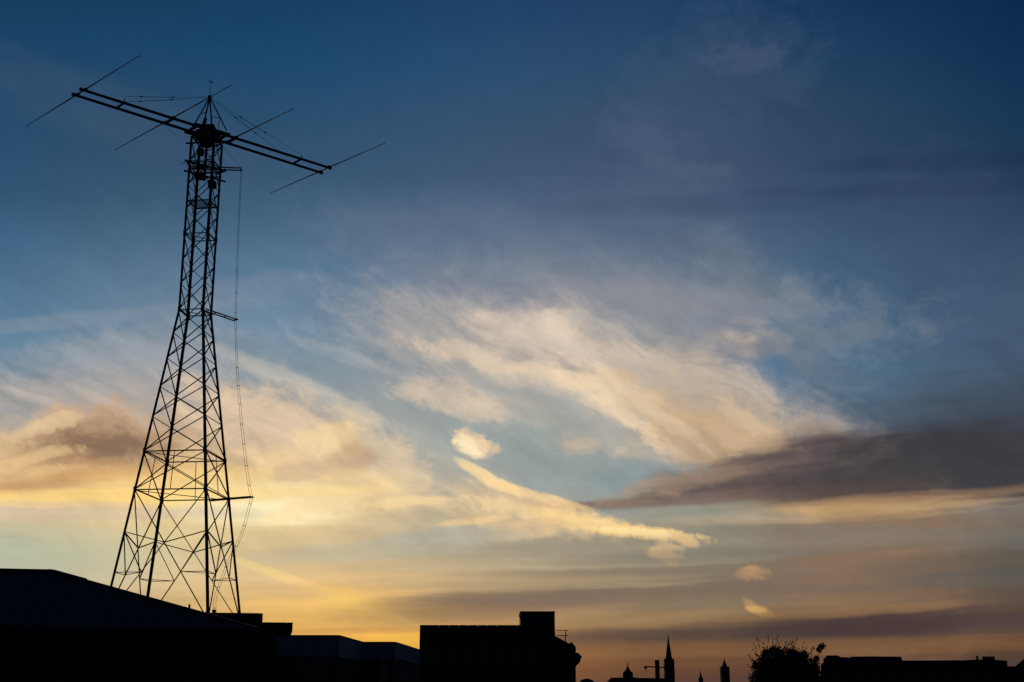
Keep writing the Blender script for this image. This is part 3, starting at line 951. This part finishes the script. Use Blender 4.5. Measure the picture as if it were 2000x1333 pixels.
LV = [z + EYE for z in (45.12, 43.0, 40.9, 38.8, 36.73, 34.5, 32.54, 30.38, 28.45, 26.33, 24.02, 21.61, 18.85, 15.88)]
L3, L4 = 12.71 + EYE, 9.72 + EYE
IN = {f: None for f in FACES}


def fn(f, i, z, off=0.):                        # a leg node on face f, set a little inside that face
    k = f[i]; p = node(k, z)
    nrm = {'AC': V, 'BD': -V, 'AB': U, 'CD': -U}[f]
    al = {'AC': U, 'BD': U, 'AB': V, 'CD': V}[f] * (1 if i == 0 else -1)
    return p + nrm * (.03 + off) + al * .06


for i in range(len(LV) - 1):
    w = .062 if LV[i] > KZ + .1 else .075
    for f in FACES:
        brace(fn(f, 0, LV[i] - .06), fn(f, 1, LV[i + 1] + .06), w)
        brace(fn(f, 1, LV[i] - .06, .05), fn(f, 0, LV[i + 1] + .06, .05), w)
for z, w in ((45.12, .12), (43.0, .07), (36.73, .08), (30.38, .09), (18.85, .10), (15.88, .10)):
    z += EYE
    for f in FACES:
        brace(fn(f, 0, z, .09), fn(f, 1, z, .09), w, 'ring_beam')
    if z - EYE < 40:
        brace(node('A', z - .06), node('D', z - .06), .06, 'plan_brace')
for f in FACES:                                 # thin hangers between the two lower rings
    m0 = (fn(f, 0, 18.85 + EYE) + fn(f, 1, 18.85 + EYE)) / 2
    m1 = (fn(f, 0, 15.88 + EYE) + fn(f, 1, 15.88 + EYE)) / 2
    brace(m0, m1, .05, 'hanger')
zt2, zf = 15.88 + EYE, FZ + .1
sub = {}
for f in FACES:                                 # the big crossed panel above the feet
    P0, P1, Q0, Q1 = fn(f, 0, zt2), fn(f, 1, zt2), fn(f, 0, zf), fn(f, 1, zf)
    off = {'AC': V, 'BD': -V, 'AB': U, 'CD': -U}[f] * .06
    brace(P0, Q1, .075); brace(P1 + off, Q0 + off, .075)
    s2, sf = side(zt2), side(zf)
    t = s2 / (s2 + sf)
    X = P0.lerp(Q1, t)
    for i in (0, 1):
        brace(fn(f, i, L3), X + off * .5, .085, 'strut')
        h = (zt2 - L4) / (zt2 - zf)
        d = (P1 if i == 0 else P0).lerp(Q0 if i == 0 else Q1, h) + (off if i == 0 else off * 0)
        sub[(f, f[i])] = d
        brace(fn(f, i, L3), d, .075, 'strut')
        brace(fn(f, i, L4), d, .06, 'strut')
for k in 'ABCD':
    fs = [f for f in FACES if k in f]
    brace(sub[(fs[0], k)], sub[(fs[1], k)], .05, 'strut')

# outrigger arms for the feed line
def arm(p, q_, z0, z1, gap=.45):
    a, b = atz(*p, z0), atz(*q_, z1)
    d = (b - a).normalized(); n = Vector((-d.y, d.x, 0)).normalized() * gap / 2
    m = MB()
    m.bar(a + n, b + n, .07, .09); m.bar(a - n, b - n, .07, .09)
    m.bar(b + n * 1.2, b - n * 1.2, .09, .1)
    for t in (.33, .66):
        c = a.lerp(b, t); m.bar(c + n, c - n, .05, .05)
    m.build('outrigger_arm', 'steel', tw)
    return b


T1 = arm((374, 327), (471, 331), 42.55 + EYE, 42.55 + EYE, .5)
T2 = arm((399, 605), (460, 625.5), KZ - .05, KZ - .05)
T3 = arm((407, 978), (491, 971), 15.3 + EYE, 15.3 + EYE, .4)
MB().tube([node('D', TZ - .1), T1], .012, 5).build('arm_stay', 'wire', tw)

# platforms
def deck(name, z, hx, hy, nsl, rail=False, cx=0, cy=0):
    c = Vector((TX, TY, z)) + U * cx + V * cy
    m = MB()
    for s_ in (-1, 1):
        m.bar(c - U * hx + V * hy * s_, c + U * hx + V * hy * s_, .07, .09)
        m.bar(c - V * (hy - .05) + U * hx * s_, c + V * (hy - .05) + U * hx * s_, .07, .085)
    fr = m.build(name, 'deck', tw)
    for k in range(nsl):
        y = -hy + .12 + (2 * hy - .24) * k / (nsl - 1)
        hidden_child(fr, MB().bar(c - U * (hx - .05) + V * y + Vector((0, 0, .03)), c + U * (hx - .05) + V * y + Vector((0, 0, .03)), .06, .03), 'deck_slat', 'deck')
    return fr


deck('service_platform', 42.75 + EYE, 1.15, 1.15, 7)
deck('rest_platform', 39.55 + EYE, .9, .9, 9)
m = MB()
for z, k, l in ((42.0, 'A', 'D'), (44.5, 'A', 'C'), (42.9, 'A', 'D')):
    a, b = node(k, z + EYE), node(l, z + EYE); d = (b - a).normalized()
    MB().bar(a - d * .35, b + d * .4, .10, .12).build('platform_beam', 'steel', tw)
for k, l in (('A', 'C'), ('B', 'D'), ('A', 'B'), ('C', 'D')):
    a, b = node(k, 42.3 + EYE), node(l, 42.3 + EYE)
    MB().bar(a, b, .07, .1).build('platform_beam', 'steel', tw)
MB().box(Vector((TX + .75, TY - .3, 41.1 + EYE)), (.6, .55, .5)).build('junction_box', 'sheet', tw)
MB().box(Vector((TX - .55, TY + .5, 42.1 + EYE)), (.7, .5, .35)).build('winch_box', 'sheet', tw)
MB().box(Vector((TX - .62, TY + .62, 44.35 + EYE)), (.5, .45, .5)).build('gear_box', 'sheet', tw)
# ------------------------------------------------------------------ rotating beam antenna
BZ = 46.0 + EYE
ya = thing('beam_antenna', (TX, TY, TZ), 'huge rotating beam antenna with twin boom and four long rods atop the tower', 'antenna')
b1 = [atz(158, 174.8, BZ), atz(644.8, 328.8, BZ)]
b2_ = [atz(142.8, 184.8, BZ), atz(628, 338, BZ)]
for b in (b1, b2_):
    bo = MB().tube([b[0], b[0].lerp(b[1], .5), b[1]], [.11, .125, .11], 10).build('boom', 'boom', ya)
    for e in b:
        d = (b[1] - b[0]).normalized()
        hidden_child(bo, MB().tube([e - d * .09, e + d * .09], .14, 10), 'end_clamp', 'boom')
for p, q_ in (((50.8, 250), (273.2, 112)), ((224.8, 296), (452, 170)), ((350.5, 325), (574.8, 215.2)), ((527, 380.8), (752, 282.8))):
    up = Vector((0, 0, .14))
    P, Q = atz(*p, BZ) + up, atz(*q_, BZ) + up
    pts = [P, P.lerp(Q, .17), P.lerp(Q, .19), P.lerp(Q, .36), P.lerp(Q, .38), P.lerp(Q, .62), P.lerp(Q, .64), P.lerp(Q, .81), P.lerp(Q, .83), Q]
    el = MB().tube(pts, [.028, .032, .042, .046, .056, .056, .046, .042, .032, .028], 8).build('element_rod', 'boom', ya)
    for b in (b1, b2_):
        # clamp where the rod crosses the boom
        d, e = (b[1] - b[0]), (Q - P)
        den = d.x * e.y - d.y * e.x
        t = ((P.x - b[0].x) * e.y - (P.y - b[0].y) * e.x) / den
        t = min(max(t, .004), .996)
        c = b[0] + d * t
        hidden_child(el, MB().box(c + Vector((0, 0, .08)), (.26, .26, .2)), 'clamp', 'boom')
for f in (.155, .341, .59, .87):
    MB().bar(b1[0].lerp(b1[1], f), b2_[0].lerp(b2_[1], f), .13, .13).build('crossbar', 'boom', ya)
for f in (.155, .87):
    e = b1[0].lerp(b1[1], f); MB().tube([e - Vector((0, 0, .1)), e + Vector((0, 0, .35))], .05, 6).build('stay_post', 'boom', ya)
ax = Vector((TX, TY, 0))
zz = lambda z: ax + Vector((0, 0, z + EYE))
MB().lathe(zz(45.22), [(.85, 0), (.98, .05), (.98, .24), (.8, .3), (.6, .42), (.6, .55)], 20).build('turntable', 'steel', ya)
MB().lathe(zz(44.6), [(.35, 0), (.55, .1), (.55, .615)], 16).build('rotor_drum', 'steel', ya)
MB().tube([zz(41.6), zz(44.61)], .11, 10).build('rotor_mast', 'steel', ya)
bd = (b1[1] - b1[0]).normalized(); bn = Vector((-bd.y, bd.x, 0))
cm = (b1[0].lerp(b1[1], .5) + b2_[0].lerp(b2_[1], .5)) / 2
cm = Vector((TX, TY, BZ))
MB().lathe(cm - Vector((0, 0, .46)), [(.8, 0), (1.12, .06), (1.12, .18), (.9, .24)], 16).build('slewing_plate', 'steel', ya)
hb = MB()
for s_ in (-1, -.33, .33, 1):
    hb.bar(cm + bd * 1.35 * s_ - bn * .95 - Vector((0, 0, .2)), cm + bd * 1.35 * s_ + bn * .95 - Vector((0, 0, .2)), .2, .2)
for s_ in (-1, 1):
    hb.bar(cm + bn * .85 * s_ - bd * 1.6 - Vector((0, 0, .22)), cm + bn * .85 * s_ + bd * 1.6 - Vector((0, 0, .22)), .18, .3)
hb.build('boom_carriage', 'steel', ya)
MB().box(cm + Vector((.1, -.2, .12)), (1.05, .85, .42)).build('drive_housing', 'steel', ya)
MB().tube([atz(397, 247, BZ + .1), atz(401.5, 232, BZ + .3)], [.16, .13], 8).build('motor', 'steel', ya)
apex = Vector((TX, TY, 49.05 + EYE))
for p in ((375.5, 251), (398.5, 240), (413.5, 246), (442.5, 255.5)):
    MB().bar(apex, atz(*p, BZ + .05), .10, .10).build('pyramid_leg', 'steel', ya)
A_, B_ = apex.lerp(atz(413.5, 246, BZ), .7), apex.lerp(atz(442.5, 255.5, BZ), .62)
MB().bar(A_, B_, .05).build('pyramid_brace', 'steel', ya)
MB().bar(B_, atz(424.5, 257, BZ), .05).build('pyramid_brace', 'steel', ya)
MB().bar(apex.lerp(atz(375.5, 251, BZ), .55), apex.lerp(atz(398.5, 240, BZ), .6), .05).build('pyramid_brace', 'steel', ya)
MB().lathe(apex - Vector((0, 0, .12)), [(.16, 0), (.16, .2), (.06, .3)], 8).build('apex_cap', 'steel', ya)
lr = MB().tube([apex, apex + Vector((0, 0, 1.65))], [.03, .015], 6).build('lightning_rod', 'wire', ya)
hidden_child(lr, MB().tube([apex + Vector((-.16, 0, 1.5)), apex + Vector((.2, 0, 1.28))], .03, 6), 'rod_tip', 'wire')
hidden_child(lr, MB().tube([apex + Vector((-.08, 0, 1.25)), apex + Vector((.1, 0, 1.5))], .02, 6), 'rod_tip', 'wire')
for p, ta, tb in (((236, 188), .43, .78), ((218.5, 200), .40, .72), ((588, 302), .33, .60), ((568, 312), .31, .56)):
    e = atz(*p, BZ + .2)
    st = MB()
    n_ = 9
    pts = [apex.lerp(e, k / n_) - Vector((0, 0, .06 * math.sin(math.pi * k / n_))) for k in range(n_ + 1)]
    so = st.tube(pts, .012, 5).build('stay_wire', 'wire', ya)
    pp = lambda t: apex.lerp(e, t) - Vector((0, 0, .06 * math.sin(math.pi * t)))
    hidden_child(so, MB().tube([pp(ta), pp((ta + tb) / 2), pp(tb)], .022, 6), 'insulator_rod', 'wire')
    for t in (ta, tb):
        hidden_child(so, MB().tube([pp(t - .012), pp(t + .012)], .05, 6), 'insulator', 'wire')
jp = [atz(316, 241, BZ), atz(330, 254, BZ - .1), atz(345, 264, BZ - .3), atz(358, 267, BZ - .45), atz(371, 267, BZ - .5)]
MB().tube(jp, .011, 5).build('jumper_wire', 'wire', ya)

# ------------------------------------------------------------------ open-wire feed line
fl = thing('feed_line', (node('C', FZ).x + .6, node('C', FZ).y, DECK), 'thin twin-wire feed line hanging from the outrigger arms beside the tower', 'cable')
Yat = lambda a, b, t: a.y + (b.y - a.y) * t
path = [T1.copy()]
for x, y, t in ((469, 380, .18), (466.5, 430, .34), (464.5, 480, .5), (462.6, 540, .7), (461.3, 590, .88)):
    path.append(at(x, y, Yat(T1, T2, t)))
path.append(T2.copy())
for x, y, t in ((461.6, 680, .16), (464.5, 743, .34), (468.5, 790, .48), (473, 840, .62), (481, 910, .82), (487.5, 955, .95)):
    path.append(at(x, y, Yat(T2, T3, t)))
path.append(T3 - Vector((0, 0, .08)))
end = node('C', FZ + .4) + U * .5
for x, y, t in ((485.5, 995, .15), (475, 1035, .3), (461, 1068, .45), (445, 1100, .6), (430, 1140, .75), (420, 1172, .88)):
    path.append(at(x, y, Yat(T3, end, t)))
path.append(Vector((end.x, end.y, DECK + .3)))
# smooth it
fine = []
for i in range(len(path) - 1):
    g_ = lambda k: path[min(max(k, 0), len(path) - 1)]
    for k in range(5):
        fine.append(_cub(g_(i - 1), g_(i), g_(i + 1), g_(i + 2), k / 5))
fine.append(path[-1])
off = Vector((.085, 0, 0))
wd = lambda i: .45 + .55 * min(1, i / (len(fine) * .55))
for s_ in (-1, 1):
    MB().tube([p + off * s_ * wd(i) for i, p in enumerate(fine)], .0135, 5).build('wire', 'wire', fl)
acc = 0
for i in range(1, len(fine)):
    acc += (fine[i] - fine[i - 1]).length
    if acc > 1.5:
        acc = 0
        MB().tube([fine[i] - off * 1.35 * wd(i), fine[i] + off * 1.35 * wd(i)], .021, 5).build('spacer', 'wire', fl)

# ------------------------------------------------------------------ tree
random.seed(7)
tp = Plane(1535, 78)
base = tp.pt(1535, 1390); base.z = 0
tree = thing('street_tree', base, 'bushy dark tree with ragged twigs in front of the long building', 'tree')
u = 78 / FPX
ctr = tp.pt(1535, 1312)
trunk = MB()
top_t = ctr + Vector((0, 0, -.2))
trunk.tube([base, base.lerp(top_t, .5) + Vector((.05, 0, 0)), top_t], [.19, .15, .11], 9)
tips = []


def limb(p, d, L, r, lev):
    q = p + d * L * .5 + Vector((random.uniform(-.06, .06), random.uniform(-.06, .06), random.uniform(0, .08)))
    e = p + d * L
    trunk.tube([p, q, e], [r, r * .75, r * .5], 5, False)
    if lev == 0:
        tips.append((q, e)); return
    for k in range(random.choice((3, 4))):
        nd = (d + Vector((random.gauss(0, .55), random.gauss(0, .55), random.gauss(.12, .4)))).normalized()
        limb(e.lerp(p, random.uniform(0, .35)), nd, L * random.uniform(.55, .8), r * .5, lev - 1)


for k in range(9):
    a = k * 2 * math.pi / 9 + random.uniform(-.3, .3); el_ = random.uniform(.15, 1.2)
    d = Vector((math.cos(a) * math.cos(el_), math.sin(a) * math.cos(el_), math.sin(el_)))
    limb(base.lerp(top_t, random.uniform(.62, 1)), d, random.uniform(.85, 1.15), .075, 3)
trunk.build('trunk', 'bark', tree)
# crown: lumps of small leaves, an uneven outline
lumps = []
for x, y, r in ((1500, 1294, 22), (1530, 1288, 22), (1558, 1292, 20), (1584, 1304, 16), (1487, 1312, 18), (1515, 1312, 32), (1550, 1314, 32), (1585, 1320, 20), (1482, 1330, 18),
                (1497, 1276, 10), (1513, 1270, 10), (1521, 1276, 9), (1545, 1275, 9), (1556, 1279, 8), (1570, 1280, 8), (1520, 1340, 42), (1565, 1342, 36), (1600, 1330, 12), (1605, 1263, 5.5), (1599, 1270, 4),
                (1594, 1286, 5), (1476, 1300, 8), (1535, 1370, 40)):
    lumps.append((tp.pt(x, y, random.uniform(-.7, .7)), r * u * (1.1 if r > 12 else 1)))
lf = MB()


def leaf(p, s_):
    d = Vector((random.gauss(0, 1), random.gauss(0, 1), random.gauss(0, .7))).normalized()
    w = d.orthogonal().normalized() * s_ * .32
    w.rotate(Matrix.Rotation(random.uniform(0, 6.3), 3, d))
    lf.add([p, p + d * s_ * .5 + w, p + d * s_, p + d * s_ * .5 - w], [(0, 1, 2, 3)])


for c, r in lumps:
    for k in range(int(1700 * (r / .8) ** 2) + 50):
        d = Vector((random.gauss(0, 1), random.gauss(0, 1), random.gauss(0, 1))).normalized()
        leaf(c + d * r * (random.random() ** .45) * random.uniform(.8, 1.1), random.uniform(.08, .17))
for q, e in tips:
    if random.random() < .5:
        for k in range(5):
            leaf(q.lerp(e, random.random()) + Vector((random.gauss(0, .05), random.gauss(0, .05), random.gauss(0, .05))), random.uniform(.06, .12))
# upright shoots round the top
tw_ = MB()
shoots = [(1487, 1280, 1478, 1243), (1480, 1274, 1472, 1257), (1498, 1270, 1501, 1238), (1508, 1268, 1510, 1246), (1514, 1266, 1521, 1241), (1518, 1264, 1526, 1250), (1548, 1270, 1558, 1247), (1566, 1276, 1570, 1250),
          (1570, 1280, 1577, 1262), (1576, 1286, 1590, 1264), (1588, 1300, 1602, 1272), (1600, 1278, 1609, 1255), (1598, 1276, 1602, 1258), (1477, 1296, 1461, 1277), (1472, 1312, 1459, 1297), (1538, 1268, 1532, 1252),
          (1470, 1322, 1457, 1311), (1583, 1284, 1587, 1262), (1482, 1286, 1468, 1266), (1494, 1272, 1490, 1252), (1552, 1272, 1546, 1256), (1474, 1304, 1464, 1284), (1592, 1310, 1607, 1296)]
for k in range(34):
    x0 = random.uniform(1474, 1596); y0 = 1276 + abs(x0 - 1532) ** 2 * .006
    an = (x0 - 1535) / 70 * .8 + random.gauss(0, .35); L = random.uniform(8, 20)
    shoots.append((x0, y0, x0 + math.sin(an) * L, y0 - math.cos(an) * L))
for x0, y0, x1, y1 in shoots:
    dz = random.uniform(-.4, .4)
    a, b = tp.pt(x0, y0, dz), tp.pt(x1, y1, dz)
    tw_.tube([a, a.lerp(b, .5) + Vector((random.gauss(0, .02), 0, 0)), b], [.016, .012, .006], 4)
    for k in range(int(4 + (b - a).length * random.uniform(6, 18))):
        t = random.uniform(.1, 1)
        leaf(a.lerp(b, t) + Vector((random.gauss(0, .035), random.gauss(0, .035), 0)), random.uniform(.06, .12))
tw_.build('twigs', 'bark', tree)
lf.build('crown', 'leaf', tree, fix=False)
